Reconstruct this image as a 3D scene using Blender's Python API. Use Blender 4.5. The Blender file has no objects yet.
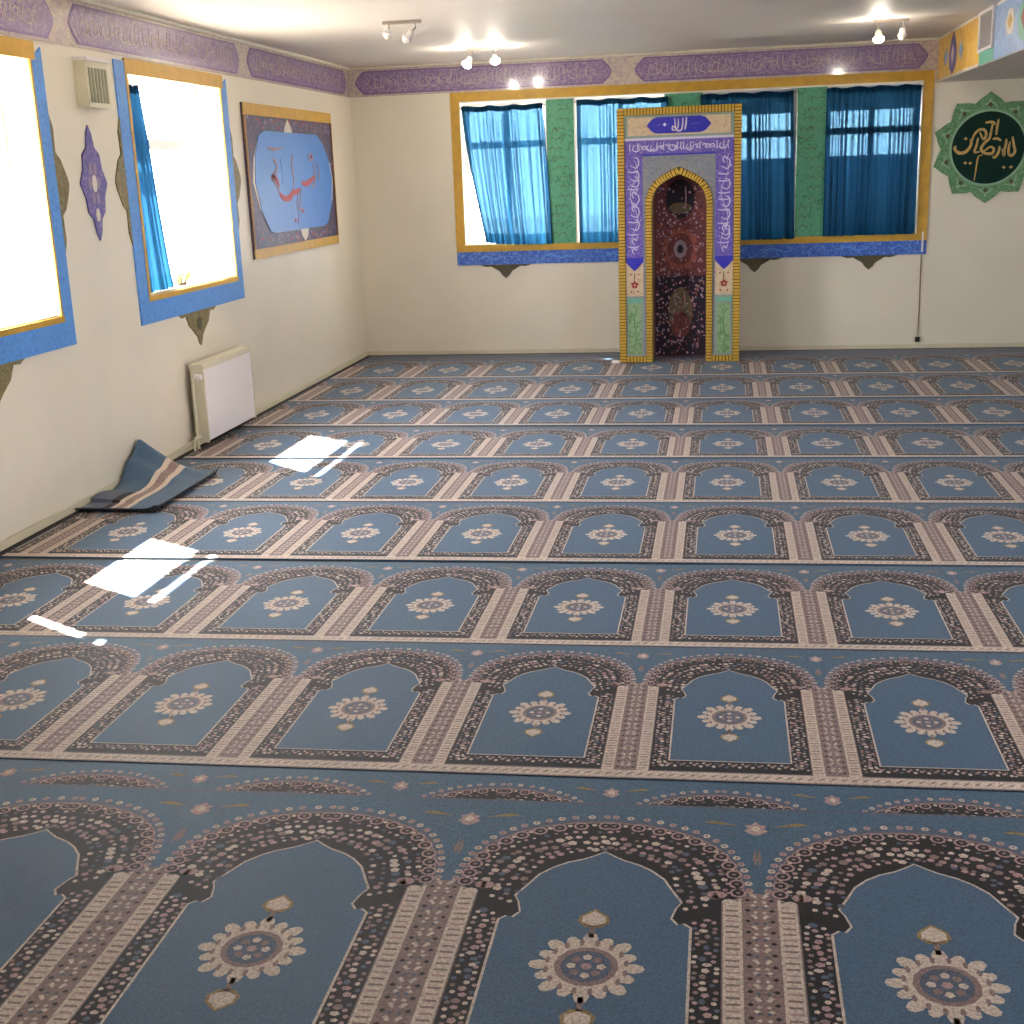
import bpy, bmesh, math, random
from mathutils import Matrix, Vector
from math import sin, cos, pi
C = bpy.context.scene
COL = C.collection
# ------------------------------------------------------------------ sizes
XL, YB, ZC = -3.454, 12.042, 2.695      # left wall, back wall, ceiling
XR, YR = 5.6, -1.6                      # right wall, rear wall
XS, ZS = 1.83, 2.325                    # soffit side and underside
TH = 0.36                               # wall thickness
rnd = random.Random(7)
# ------------------------------------------------------------------ materials
def srgb(r, g, b):
    f = lambda c: (c/255/12.92) if c/255 <= .04045 else ((c/255+.055)/1.055)**2.4
    return (f(r), f(g), f(b), 1)
def mat(name, col, rough=.6, var=.08, scale=30, metal=0, sheen=0, bump=0, bscale=200, emit=0, spec=.5, coat=0, detail=3):
    m = bpy.data.materials.new(name); m.use_nodes = True
    nt = m.node_tree; b = nt.nodes['Principled BSDF']
    tc = nt.nodes.new('ShaderNodeTexCoord')
    n = nt.nodes.new('ShaderNodeTexNoise'); n.inputs['Scale'].default_value = scale; n.inputs['Detail'].default_value = detail
    nt.links.new(tc.outputs['Object'], n.inputs['Vector'])
    r = nt.nodes.new('ShaderNodeValToRGB')
    c = srgb(*col)
    r.color_ramp.elements[0].position = .3; r.color_ramp.elements[1].position = .7
    r.color_ramp.elements[0].color = tuple(x*(1-var) for x in c[:3])+(1,)
    r.color_ramp.elements[1].color = tuple(min(1, x*(1+var)) for x in c[:3])+(1,)
    nt.links.new(n.outputs['Fac'], r.inputs['Fac'])
    nt.links.new(r.outputs['Color'], b.inputs['Base Color'])
    b.inputs['Roughness'].default_value = rough; b.inputs['Metallic'].default_value = metal
    b.inputs['Specular IOR Level'].default_value = spec
    b.inputs['Coat Weight'].default_value = coat; b.inputs['Coat Roughness'].default_value = .08
    if sheen:
        b.inputs['Sheen Weight'].default_value = sheen; b.inputs['Sheen Roughness'].default_value = .45
    if emit:
        nt.links.new(r.outputs['Color'], b.inputs['Emission Color']); b.inputs['Emission Strength'].default_value = emit
    if bump:
        n2 = nt.nodes.new('ShaderNodeTexNoise'); n2.inputs['Scale'].default_value = bscale; n2.inputs['Detail'].default_value = 2
        nt.links.new(tc.outputs['Object'], n2.inputs['Vector'])
        bp = nt.nodes.new('ShaderNodeBump'); bp.inputs['Strength'].default_value = bump; bp.inputs['Distance'].default_value = .004
        nt.links.new(n2.outputs['Fac'], bp.inputs['Height']); nt.links.new(bp.outputs['Normal'], b.inputs['Normal'])
    return m
def speckle(name, base, spot, scale=25, thr=.55, rough=.5, soft=.06, coat=0, sheen=0, detail=4):
    m = mat(name, base, rough, coat=coat, sheen=sheen)
    nt = m.node_tree; b = nt.nodes['Principled BSDF']; r0 = b.inputs['Base Color'].links[0].from_node
    tc = nt.nodes['Texture Coordinate']
    n = nt.nodes.new('ShaderNodeTexNoise'); n.inputs['Scale'].default_value = scale; n.inputs['Detail'].default_value = detail
    n.inputs['Distortion'].default_value = 1.5
    nt.links.new(tc.outputs['Object'], n.inputs['Vector'])
    r = nt.nodes.new('ShaderNodeValToRGB')
    r.color_ramp.elements[0].position = thr-soft; r.color_ramp.elements[1].position = thr+soft
    r.color_ramp.elements[0].color = (0, 0, 0, 1); r.color_ramp.elements[1].color = (1, 1, 1, 1)
    nt.links.new(n.outputs['Fac'], r.inputs['Fac'])
    mx = nt.nodes.new('ShaderNodeMix'); mx.data_type = 'RGBA'
    nt.links.new(r.outputs['Color'], mx.inputs['Factor'])
    nt.links.new(r0.outputs['Color'], mx.inputs['A']); mx.inputs['B'].default_value = srgb(*spot)
    nt.links.new(mx.outputs['Result'], b.inputs['Base Color'])
    return m
M = {}
M['wall'] = mat('plaster_cream', (229, 221, 203), .45, .03, 2, bump=.05, bscale=90)
M['ceil'] = mat('ceiling_paint', (226, 218, 210), .55, .02, 1.5, spec=.3)
M['cove'] = mat('cove_white', (232, 226, 210), .4, .03, 8)
M['concrete'] = mat('screed', (120, 112, 100), .8, .15, 6)
M['base'] = mat('skirting_paint', (214, 205, 178), .5, .05, 5)
M['gap'] = mat('dark_gap', (46, 38, 34), .8, .2, 20)
M['gold'] = mat('ochre_paint', (204, 158, 52), .45, .10, 14)
M['golddark'] = mat('dark_ochre_paint', (140, 96, 34), .5, .10, 14)  # darker ochre for the board's side edges and the cable
M['blueb'] = speckle('blue_border_paint', (90, 154, 228), (72, 134, 214), 30, .58, .45)
M['bluetile'] = speckle('blue_tile_strip', (44, 90, 190), (110, 150, 220), 45, .55, .35)
M['green'] = speckle('green_panel_paint', (92, 170, 132), (66, 130, 100), 22, .60, .5)
M['purple'] = speckle('violet_cartouche', (134, 112, 156), (168, 150, 176), 40, .52, .16, coat=.5)
M['purpled'] = mat('violet_rim', (128, 104, 150), .2, .1, 20, coat=.5)
M['lilac'] = speckle('lilac_ground', (186, 168, 172), (206, 192, 178), 20, .5, .18, coat=.5)
M['cream'] = mat('cream_line', (216, 204, 190), .4, .06, 20)
M['olive'] = speckle('olive_pendant', (142, 128, 84), (112, 100, 60), 45, .5, .5)
M['olived'] = mat('dark_pendant', (84, 76, 50), .5, .15, 45)
M['violet'] = speckle('violet_ornament', (92, 78, 148), (140, 120, 176), 30, .58, .4)
M['navy'] = speckle('navy_board_ground', (60, 54, 92), (120, 84, 92), 24, .58, .45)
M['azure'] = mat('azure_field', (52, 128, 212), .4, .05, 9)
M['red'] = mat('red_paint', (176, 52, 66), .5, .1, 20)
M['mauvep'] = mat('mauve_paint', (146, 124, 150), .5, .1, 20)
M['white'] = mat('white_enamel', (236, 230, 230), .3, .02, 5)
M['creamen'] = mat('cream_enamel', (214, 208, 184), .4, .03, 5)
M['grille'] = mat('grille_grey', (150, 148, 126), .5, .06, 10)
M['metal'] = mat('brushed_metal', (170, 160, 150), .3, .05, 40, metal=.8)
M['pvc'] = mat('window_white', (226, 228, 230), .4, .02, 8)
M['sagebd'] = speckle('sage_scallop', (112, 160, 112), (84, 128, 86), 30, .52, .5)
M['sagel'] = mat('sage_light_ring', (140, 180, 146), .5, .05, 20)
M['dgreen'] = mat('dark_green_disc', (12, 46, 38), .7, .15, 8, spec=.2)
M['goldt'] = mat('gold_lettering', (196, 160, 88), .4, .15, 30)
M['yellowp'] = speckle('yellow_panel_paint', (226, 184, 92), (210, 160, 60), 14, .55, .45)
M['bluel'] = speckle('pale_blue_panel_paint', (140, 172, 214), (120, 150, 200), 14, .55, .45)
M['greyp'] = mat('grey_panel', (140, 136, 134), .4, .05, 10)
M['teal'] = mat('teal_paint', (104, 176, 152), .5, .06, 10)
M['bulb'] = mat('lit_bulb', (255, 246, 230), .3, 0, 5, emit=60)
M['bulboff'] = mat('unlit_bulb', (236, 230, 220), .25, .02, 5)
# mihrab
M['brick'] = mat('gold_tile_brick', (204, 164, 62), .35, .18, 60)
M['mortar'] = mat('tile_joint', (84, 64, 30), .7, .1, 40)
M['mcream'] = speckle('cream_arabesque', (206, 186, 154), (190, 140, 116), 40, .60, .4)
M['mblue'] = mat('royal_blue_tile', (54, 54, 176), .3, .1, 30)
M['mviolet'] = speckle('violet_script_ground', (96, 80, 168), (140, 124, 196), 60, .56, .3)
M['mgrey'] = speckle('grey_blue_spandrel', (122, 128, 148), (150, 150, 140), 60, .52, .35)
M['mwhite'] = mat('white_script', (206, 198, 220), .35, .05, 30)
M['mgreen'] = speckle('green_leaf_panel', (146, 172, 132), (106, 146, 90), 16, .55, .35)
M['mgreyf'] = mat('panel_grey_frame', (140, 156, 148), .4, .06, 30)
M['mside'] = mat('mihrab_side_board', (150, 132, 96), .6, .1, 20)
M['mredf'] = mat('red_flower', (150, 44, 40), .5, .1, 30)
# carpets
def cm(name, col, var=.16, sc=160, k=.68):
    return mat(name, tuple(255*((((c/255)**2.2)*k)**(1/2.2)) for c in col), .55, var*2.2, sc, sheen=.07, bump=.3, bscale=900, spec=.34, detail=3)
CP = ['c_blue', 'c_field', 'c_dark', 'c_beige', 'c_brown', 'c_mauve', 'c_gold', 'c_line', 'c_slate']
M['c_blue'] = cm('wool_spandrel_blue', (86, 122, 152))
M['c_field'] = cm('wool_field_blue', (90, 123, 156), .12)
M['c_dark'] = cm('wool_near_black', (36, 22, 34), k=.28)
M['c_beige'] = cm('wool_beige', (214, 198, 184), k=.95)
M['c_brown'] = cm('wool_brown_mauve', (160, 134, 130), k=.76)
M['c_mauve'] = cm('wool_mauve_pink', (194, 158, 156), k=.85)
M['c_gold'] = cm('wool_gold_tan', (178, 146, 96))
M['c_line'] = cm('wool_edge_navy', (36, 48, 66))
M['c_slate'] = cm('wool_slate_blue', (104, 116, 140))
M['r_maroon'] = cm('rug_maroon', (96, 50, 52), k=1.5); M['r_dark'] = cm('rug_black_navy', (34, 26, 40), k=1.5); M['r_grey'] = cm('rug_grey_violet', (132, 116, 130), k=1.5)
M['r_rust'] = cm('rug_rust', (130, 72, 60), k=1.5); M['r_olive'] = cm('rug_olive', (92, 82, 62), k=1.5); M['r_pink'] = cm('rug_pink', (168, 128, 140), k=1.5)
def curtain_mat(name, col, tr):
    m = bpy.data.materials.new(name); m.use_nodes = True; nt = m.node_tree; nt.nodes.clear()
    out = nt.nodes.new('ShaderNodeOutputMaterial'); tc = nt.nodes.new('ShaderNodeTexCoord')
    n = nt.nodes.new('ShaderNodeTexNoise'); n.inputs['Scale'].default_value = 60; nt.links.new(tc.outputs['Object'], n.inputs['Vector'])
    r = nt.nodes.new('ShaderNodeValToRGB'); c = srgb(*col)
    r.color_ramp.elements[0].color = tuple(x*.8 for x in c[:3])+(1,); r.color_ramp.elements[1].color = c
    nt.links.new(n.outputs['Fac'], r.inputs['Fac'])
    d = nt.nodes.new('ShaderNodeBsdfDiffuse'); t = nt.nodes.new('ShaderNodeBsdfTranslucent'); p = nt.nodes.new('ShaderNodeBsdfTransparent')
    nt.links.new(r.outputs['Color'], d.inputs['Color']); nt.links.new(r.outputs['Color'], t.inputs['Color'])
    p.inputs['Color'].default_value = srgb(134, 190, 218)
    a = nt.nodes.new('ShaderNodeMixShader'); a.inputs[0].default_value = .5
    nt.links.new(d.outputs[0], a.inputs[1]); nt.links.new(t.outputs[0], a.inputs[2])
    b = nt.nodes.new('ShaderNodeMixShader'); lw = nt.nodes.new('ShaderNodeLayerWeight'); lw.inputs['Blend'].default_value = .5
    mr = nt.nodes.new('ShaderNodeMapRange'); mr.inputs['From Min'].default_value = .2; mr.inputs['From Max'].default_value = .62; mr.inputs['To Min'].default_value = tr; mr.inputs['To Max'].default_value = tr*.04
    nt.links.new(lw.outputs['Facing'], mr.inputs['Value']); nt.links.new(mr.outputs[0], b.inputs[0])
    nt.links.new(a.outputs[0], b.inputs[1]); nt.links.new(p.outputs[0], b.inputs[2])
    nt.links.new(b.outputs[0], out.inputs['Surface'])
    return m
M['curt'] = curtain_mat('teal_voile', (32, 74, 106), .042)
M['hem'] = curtain_mat('teal_voile_hem', (26, 70, 100), .0)
M['glass'] = bpy.data.materials.new('window_glass'); M['glass'].use_nodes = True
_n = M['glass'].node_tree; _n.nodes.clear(); _o = _n.nodes.new('ShaderNodeOutputMaterial')
_t = _n.nodes.new('ShaderNodeBsdfTransparent'); _g = _n.nodes.new('ShaderNodeBsdfGlossy'); _g.inputs['Roughness'].default_value = .02
_x = _n.nodes.new('ShaderNodeMixShader')
_x.inputs[0].default_value = .05; _n.links.new(_t.outputs[0], _x.inputs[1]); _n.links.new(_g.outputs[0], _x.inputs[2]); _n.links.new(_x.outputs[0], _o.inputs[0])
M['ground'] = mat('outside_ground', (156, 150, 140), .9, .1, .6)
M['blocker'] = mat('outside_blocker_grey', (70, 68, 62), .9, .1, 2)
# ------------------------------------------------------------------ mesh helper
IDN = lambda u, v, w: (u, v, w)
BACK = lambda u, v, w: (u, YB-w, v)       # back wall: u=x, v=z, w=into the room
LEFT = lambda u, v, w: (XL+w, u, v)       # left wall: u=y, v=z, w=into the room
SOFF = lambda u, v, w: (XS-w, u, v)       # soffit side
FLR = lambda u, v, w: (u, v, w)
class MB:
    def __init__(s, fr=IDN): s.v = []; s.f = []; s.m = []; s.mats = []; s.fr = fr
    def mi(s, k):
        if k not in s.mats: s.mats.append(k)
        return s.mats.index(k)
    def add(s, vs, fs, k):
        o = len(s.v); s.v += [s.fr(*p) for p in vs]; i = s.mi(k)
        for f in fs: s.f.append([o+j for j in f]); s.m.append(i)
    def box(s, a, b, k):
        (x0, y0, z0), (x1, y1, z1) = a, b
        s.add([(x0,y0,z0),(x1,y0,z0),(x1,y1,z0),(x0,y1,z0),(x0,y0,z1),(x1,y0,z1),(x1,y1,z1),(x0,y1,z1)],
              [(0,3,2,1),(4,5,6,7),(0,1,5,4),(1,2,6,5),(2,3,7,6),(3,0,4,7)], k)
    def plate(s, poly, w0, w1, k):
        n = len(poly)
        s.add([(p[0], p[1], w0) for p in poly]+[(p[0], p[1], w1) for p in poly],
              [tuple(range(n-1, -1, -1)), tuple(range(n, 2*n))]+[(i, (i+1) % n, n+(i+1) % n, n+i) for i in range(n)], k)
    def flat(s, poly, w, k): s.add([(p[0], p[1], w) for p in poly], [tuple(range(len(poly)))], k)
    def ribbon(s, pts, wd, w0, w1, k, n=5):
        pts = smooth(pts, n); m = len(pts); L = []; R = []
        for i, p in enumerate(pts):
            a = pts[max(0, i-1)]; b = pts[min(m-1, i+1)]; d = Vector((b[0]-a[0], b[1]-a[1])); d = d.normalized() if d.length > 1e-9 else Vector((1, 0))
            t = i/(m-1); h = wd*.5*(.35+.65*sin(pi*min(1, max(0, .12+.8*t))))
            L.append((p[0]-d.y*h, p[1]+d.x*h)); R.append((p[0]+d.y*h, p[1]-d.x*h))
        vs = [(q[0], q[1], w1) for q in L]+[(q[0], q[1], w1) for q in R]+[(q[0], q[1], w0) for q in L]+[(q[0], q[1], w0) for q in R]
        fs = []
        for i in range(m-1):
            fs += [(i, m+i, m+i+1, i+1), (i, i+1, 2*m+i+1, 2*m+i), (m+i+1, m+i, 3*m+i, 3*m+i+1)]
        s.add(vs, fs, k)
    def tube(s, pts, r, k, n=8, cap=True):
        pts = [Vector(p) for p in pts]; vs = []; fs = []; rr = r if isinstance(r, (list, tuple)) else [r]*len(pts)
        for i, p in enumerate(pts):
            d = (pts[min(i+1, len(pts)-1)]-pts[max(i-1, 0)]).normalized()
            a = Vector((0, 0, 1)) if abs(d.z) < .9 else Vector((1, 0, 0)); u = d.cross(a).normalized(); w = d.cross(u)
            vs += [tuple(p+(u*cos(2*pi*j/n)+w*sin(2*pi*j/n))*rr[i]) for j in range(n)]
        for i in range(len(pts)-1):
            fs += [(i*n+j, i*n+(j+1) % n, (i+1)*n+(j+1) % n, (i+1)*n+j) for j in range(n)]
        if cap: fs += [tuple(range(n-1, -1, -1)), tuple(range((len(pts)-1)*n, len(pts)*n))]
        s.add(vs, fs, k)
    def build(s, name, parent=None, loc=None, recalc=True, sm=False, bevel=0):
        if loc is None: loc = (0, 0, 0)
        me = bpy.data.meshes.new(name)
        me.from_pydata([(x-loc[0], y-loc[1], z-loc[2]) for x, y, z in s.v], [], s.f)
        for k in s.mats: me.materials.append(M[k])
        me.polygons.foreach_set('material_index', s.m)
        if sm: me.polygons.foreach_set('use_smooth', [True]*len(me.polygons))
        if recalc:
            b = bmesh.new(); b.from_mesh(me); bmesh.ops.recalc_face_normals(b, faces=b.faces)
            if bevel: bmesh.ops.bevel(b, geom=[e for e in b.edges], offset=bevel, segments=2, affect='EDGES')
            b.to_mesh(me); b.free()
        me.update()
        o = bpy.data.objects.new(name, me); COL.objects.link(o)
        if parent is not None:
            o.parent = parent
            if parent.type == 'EMPTY' or parent.location.length > 0:
                pl = wloc(parent); o.location = (loc[0]-pl.x, loc[1]-pl.y, loc[2]-pl.z)
            else: o.location = loc
        else: o.location = loc
        return o
def wloc(o):
    l = o.location.copy()
    while o.parent: o = o.parent; l += o.location
    return l
def smooth(pts, n=5):
    if len(pts) < 3:
        a, b = pts; return [(a[0]+(b[0]-a[0])*i/4, a[1]+(b[1]-a[1])*i/4) for i in range(5)]
    out = []; P = [pts[0]]+list(pts)+[pts[-1]]
    for i in range(1, len(P)-2):
        for j in range(n):
            t = j/n; a, b, c, d = P[i-1], P[i], P[i+1], P[i+2]
            out.append(tuple(.5*((2*b[q])+(-a[q]+c[q])*t+(2*a[q]-5*b[q]+4*c[q]-d[q])*t*t+(-a[q]+3*b[q]-3*c[q]+d[q])*t**3) for q in (0, 1)))
    out.append(pts[-1]); return out
def ngon(cx, cy, rx, ry, n, ph=0): return [(cx+rx*cos(ph+2*pi*i/n), cy+ry*sin(ph+2*pi*i/n)) for i in range(n)]
def rect(a, b, c, d): return [(a, b), (c, b), (c, d), (a, d)]
def empty(name, loc, label=None, cat=None, group=None):
    o = bpy.data.objects.new(name, None); COL.objects.link(o); o.location = loc
    o.empty_display_size = .1
    if label: tag(o, label, cat, group)
    return o
def tag(o, label, cat, group=None):
    o['label'] = label; o['category'] = cat
    if group: o['group'] = group
    return o
def struct(o): o['kind'] = 'structure'; return o
# ------------------------------------------------------------------ room shell
def wall_mesh(mb, us, vs, holes, w0, w1, k):
    us = sorted(set(us+[h[0] for h in holes]+[h[1] for h in holes])); vs = sorted(set(vs+[h[2] for h in holes]+[h[3] for h in holes]))
    solid = lambda i, j: 0 <= i < len(us)-1 and 0 <= j < len(vs)-1 and not any(h[0] <= (us[i]+us[i+1])/2 <= h[1] and h[2] <= (vs[j]+vs[j+1])/2 <= h[3] for h in holes)
    for i in range(len(us)-1):
        for j in range(len(vs)-1):
            if not solid(i, j): continue
            a, b, c, d = us[i], us[i+1], vs[j], vs[j+1]
            mb.add([(a,c,w1),(b,c,w1),(b,d,w1),(a,d,w1)], [(0,1,2,3)], k); mb.add([(a,c,w0),(b,c,w0),(b,d,w0),(a,d,w0)], [(3,2,1,0)], k)
            if not solid(i-1, j): mb.add([(a,c,w0),(a,c,w1),(a,d,w1),(a,d,w0)], [(0,1,2,3)], k)
            if not solid(i+1, j): mb.add([(b,c,w0),(b,c,w1),(b,d,w1),(b,d,w0)], [(3,2,1,0)], k)
            if not solid(i, j-1): mb.add([(a,c,w0),(b,c,w0),(b,c,w1),(a,c,w1)], [(0,1,2,3)], k)
            if not solid(i, j+1): mb.add([(a,d,w0),(b,d,w0),(b,d,w1),(a,d,w1)], [(3,2,1,0)], k)
VS, VT = 1.045, 2.335                                     # sill and head of every opening
LWIN = [(4.86, 6.25), (7.35, 8.77)]
LOUT = []
ROUT = [(2.6, 4.4)]                          # added opening in the unseen right wall, made up to let in daylight
BWIN = [(-2.41, -1.61), (-1.36, -.53), (-.19, .64), (.90, 1.70)]
mb = MB(LEFT); wall_mesh(mb, [YR-.2, YB+TH], [0, ZC], [(a, b, VS, VT) for a, b in LWIN+LOUT], -TH, 0, 'wall'); struct(mb.build('wall_left', recalc=False))
mb = MB(BACK); wall_mesh(mb, [XL, XR+.2], [0, ZC], [(a, b, VS, VT) for a, b in BWIN], -TH, 0, 'wall'); struct(mb.build('wall_back', recalc=False))
RIGHT = lambda u, v, w: (XR-w, u, v)
mb = MB(RIGHT); wall_mesh(mb, [YR, YB], [0, ZC], [(a, b, .9, 2.2) for a, b in ROUT], -.2, 0, 'wall'); struct(mb.build('wall_right', recalc=False))
mb = MB(); mb.box((XL, YR-.2, 0), (XR+.2, YR, ZC), 'wall'); struct(mb.build('wall_rear'))
mb = MB(); mb.box((XL-TH, YR-.2, ZC), (XR+.2, YB+TH, ZC+.2), 'ceil'); struct(mb.build('ceiling'))
mb = MB(); mb.box((XL-TH, YR-.2, -.2), (XR+.2, YB+TH, 0), 'concrete'); struct(mb.build('floor'))
mb = MB()
for a in ((-45, -40, -.5, XL-TH, 60, -.3), (XL-TH, YB+TH, -.5, 40, 60, -.3), (XR+.2, -40, -.5, 40, YB+TH, -.3)): mb.box(a[:3], a[3:], 'ground')
g = struct(mb.build('ground'))
mb = MB(); mb.box((-.36, 13.2, -.3), (7, 13.4, 1.745), 'blocker'); mb.box((-.36, 13.2, 2.17), (7, 13.4, 3.2), 'blocker'); mb.box((-.36, YB+TH+.02, 2.62), (7, 13.2, 2.8), 'blocker'); mb.box((-.46, YB+TH+.02, -.3), (-.36, 13.4, 3.2), 'blocker')  # added unseen blocks outside, dimming daylight behind the two right-hand curtains
struct(mb.build('outside_blocker'))
# skirting: thin cream strip and dark joint along left and back walls
mb = MB(LEFT); mb.box((YR, .012, 0), (YB, .055, .012), 'base'); mb.box((YR, 0, 0), (YB, .010, .05), 'gap'); struct(mb.build('baseboard_left'))
mb = MB(BACK); mb.box((XL+.016, .014, 0), (XR, .052, .012), 'base'); mb.box((XL+.016, 0, 0), (XR, .014, .018), 'gap'); struct(mb.build('baseboard_back'))
# ------------------------------------------------------------------ soffit with painted side
mb = MB(); mb.box((XS, YR, ZS), (XR, YB, ZC), 'ceil'); sf = struct(mb.build('trim_1'))
mb = MB(SOFF); mb.plate(rect(10.17, ZS+.005, YB-.005, ZC-.02), 0, .006, 'yellowp'); mb.plate(rect(10.17, ZS, YB-.005, ZS+.02), .006, .010, 'cream'); yp = mb.build('yellow_panel', sf)
mb = MB(SOFF); c = (11.3, 2.5)
mb.plate([(c[0], 2.345), (c[0]+.13, 2.40), (c[0]+.17, 2.5), (c[0]+.10, 2.60), (c[0], 2.675), (c[0]-.10, 2.60), (c[0]-.17, 2.5), (c[0]-.13, 2.40)], .006, .010, 'violet')
mb.plate([(c[0], 2.42), (c[0]+.06, 2.5), (c[0], 2.58), (c[0]-.06, 2.5)], .010, .012, 'cream'); mb.build('lozenge', yp)
for dd in (.34, -.36):
    mb = MB(SOFF); mb.plate([(c[0]+dd, 2.43), (c[0]+dd+.09, 2.5), (c[0]+dd, 2.57), (c[0]+dd-.09, 2.5)], .006, .009, 'bluel'); mb.build('small_blue_motif', yp)
mb = MB(SOFF); mb.plate(rect(8.97+.68, ZS+.005, 10.17, 2.43), 0, .006, 'teal'); mb.build('teal_panel', sf)
mb = MB(SOFF); mb.box((9.68, 2.43, 0), (10.15, 2.68, .012), 'greyp')
for a in ((9.66, 2.415, 10.17, 2.435), (9.66, 2.67, 10.17, 2.69), (9.66, 2.435, 9.69, 2.67), (10.14, 2.435, 10.17, 2.67)): mb.box((a[0], a[1], 0), (a[2], a[3], .022), 'white')
mb.build('vent_panel', sf)
mb = MB(SOFF); mb.plate(rect(7.2, ZS+.005, 9.65, ZC-.02), 0, .006, 'bluel'); bp_ = mb.build('pale_blue_panel', sf)
mb = MB(SOFF); mb.plate(ngon(8.72, 2.5, .20, .13, 8), .006, .010, 'teal'); mb.plate(ngon(8.72, 2.52, .10, .08, 4), .010, .012, 'mredf'); mb.plate(ngon(9.15, 2.53, .14, .09, 6), .006, .009, 'cream'); mb.plate(ngon(9.15, 2.53, .07, .05, 4), .009, .011, 'gold'); mb.build('flower_motif', bp_)
# ------------------------------------------------------------------ script-like strokes
def scribble(mb, u0, v0, u1, v1, w, k, seed, dens=1.0, thick=.012):
    r = random.Random(seed); horiz = (u1-u0) > (v1-v0); Lg = (u1-u0) if horiz else (v1-v0); H = (v1-v0) if horiz else (u1-u0)
    P = (lambda a, b: (u0+a, v0+b)) if horiz else (lambda a, b: (u1-b, v0+a))
    a = H*.3; st = H*.42/dens
    while a < Lg-H*.3:
        t = r.random(); b0 = H*.18
        if t < .4: pts = [P(a, H*.9), P(a-H*.04, H*.5), P(a+H*.02, b0)]
        elif t < .7: pts = [P(a, H*.7), P(a-.15*H, H*.35), P(a+.1*H, b0), P(a+.4*H, b0+.05*H), P(a+.5*H, H*.45)]
        else: pts = [P(a-.2*H, H*.5), P(a, H*.62), P(a+.2*H, H*.5), P(a+.05*H, H*.38), P(a+.35*H, H*.28)]
        mb.ribbon(pts, thick, w, w+.002, k, 3)
        if r.random() < .5:
            q = P(a+r.uniform(0, .2)*H, H*r.choice([.1, .8])); mb.flat(ngon(q[0], q[1], thick*.6, thick*.6, 4), w+.0022, k)
        a += st*r.uniform(.7, 1.3)
    pts = [P(x*Lg, H*(.5+.22*sin(x*Lg/H*2.1))) for x in [i/24 for i in range(1, 24)]]
    mb.ribbon(pts, thick*.5, w-.0005, w+.0008, k, 2)
def frieze(name, fr, u0, u1, segs, up=1):
    mb = MB(fr); mb.box((u0, 2.43, 0), (u1, 2.672, .008), 'lilac'); o = struct(mb.build(name))
    mb = MB(fr)
    n = 5
    prof = [(0, .0), (.018, .004), (.022, .012), (.020, .022), (0, .022)]
    for i in range(len(prof)-1):
        a, b = prof[i], prof[i+1]
        mb.add([(u0, 2.672+a[1], a[0]+.0), (u1, 2.672+a[1], a[0]), (u1, 2.672+b[1], b[0]), (u0, 2.672+b[1], b[0])], [(0, 1, 2, 3)], 'cove')
    mb.build('cove_moulding', o)
    for i, (a, b) in enumerate(segs):
        mb = MB(fr); e = .06
        out = [(a, 2.551), (a+e*.5, 2.60), (a+e*1.4, 2.655), (b-e*1.4, 2.655), (b-e*.5, 2.60), (b, 2.551), (b-e*.5, 2.50), (b-e*1.4, 2.447), (a+e*1.4, 2.447), (a+e*.5, 2.50)]
        inn = [(x+(.014 if x < (a+b)/2 else -.014), 2.551+(z-2.551)*.88) for x, z in out]
        mb.plate(out, .008, .010, 'purpled'); mb.plate(inn, .010, .0115, 'purple')
        c = mb.build('script_cartouche', o)
        mb = MB(fr); scribble(mb, a+.1, 2.475, b-.1, 2.63, .0115, 'lilac', 11+i, 1.3, .006); mb.build('script_strokes', c)
    return o
frieze('trim_2', BACK, XL, XS, [(-3.40, -1.0), (-.80, 1.74)])
frieze('trim_3', LEFT, YR, YB-.03, [(9.35, 11.9), (6.7, 9.2), (4.05, 6.55), (1.4, 3.9), (-1.2, 1.25)])
# ------------------------------------------------------------------ windows
def window_unit(name, fr, a, b, mull, parts):
    """casement set in the wall thickness: frame bars, transom, mullions, glass"""
    w0, w1 = -.22, -.17; mb = MB(fr); t = .045; zt = 1.955
    for q in ((a, VS, b, VS+t), (a, VT-t, b, VT), (a, VS+t, a+t, VT-t), (b-t, VS+t, b, VT-t)): mb.box((q[0], q[1], w0), (q[2], q[3], w1), 'pvc')
    mb.box((a+t, zt-.03, w0), (b-t, zt+.03, w1), 'pvc')
    o = struct(mb.build(name))
    for m in mull:
        mb = MB(fr); mb.box((m-.022, VS+t, w0+.003), (m+.022, zt-.03, w1-.003), 'pvc'); mb.box((m-.022, zt+.03, w0+.003), (m+.022, VT-t, w1-.003), 'pvc'); mb.build('mullion', o)
    mb = MB(fr); mb.box((a+t, VS+t, -.198), (b-t, VT-t, -.193), 'glass'); mb.build('pane', o)
    mb = MB(fr); mb.box((a+.002, VS+.001, -TH+.01), (b-.002, VS+.012, -.002), 'base'); mb.build('sill', o)
    return o
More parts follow.
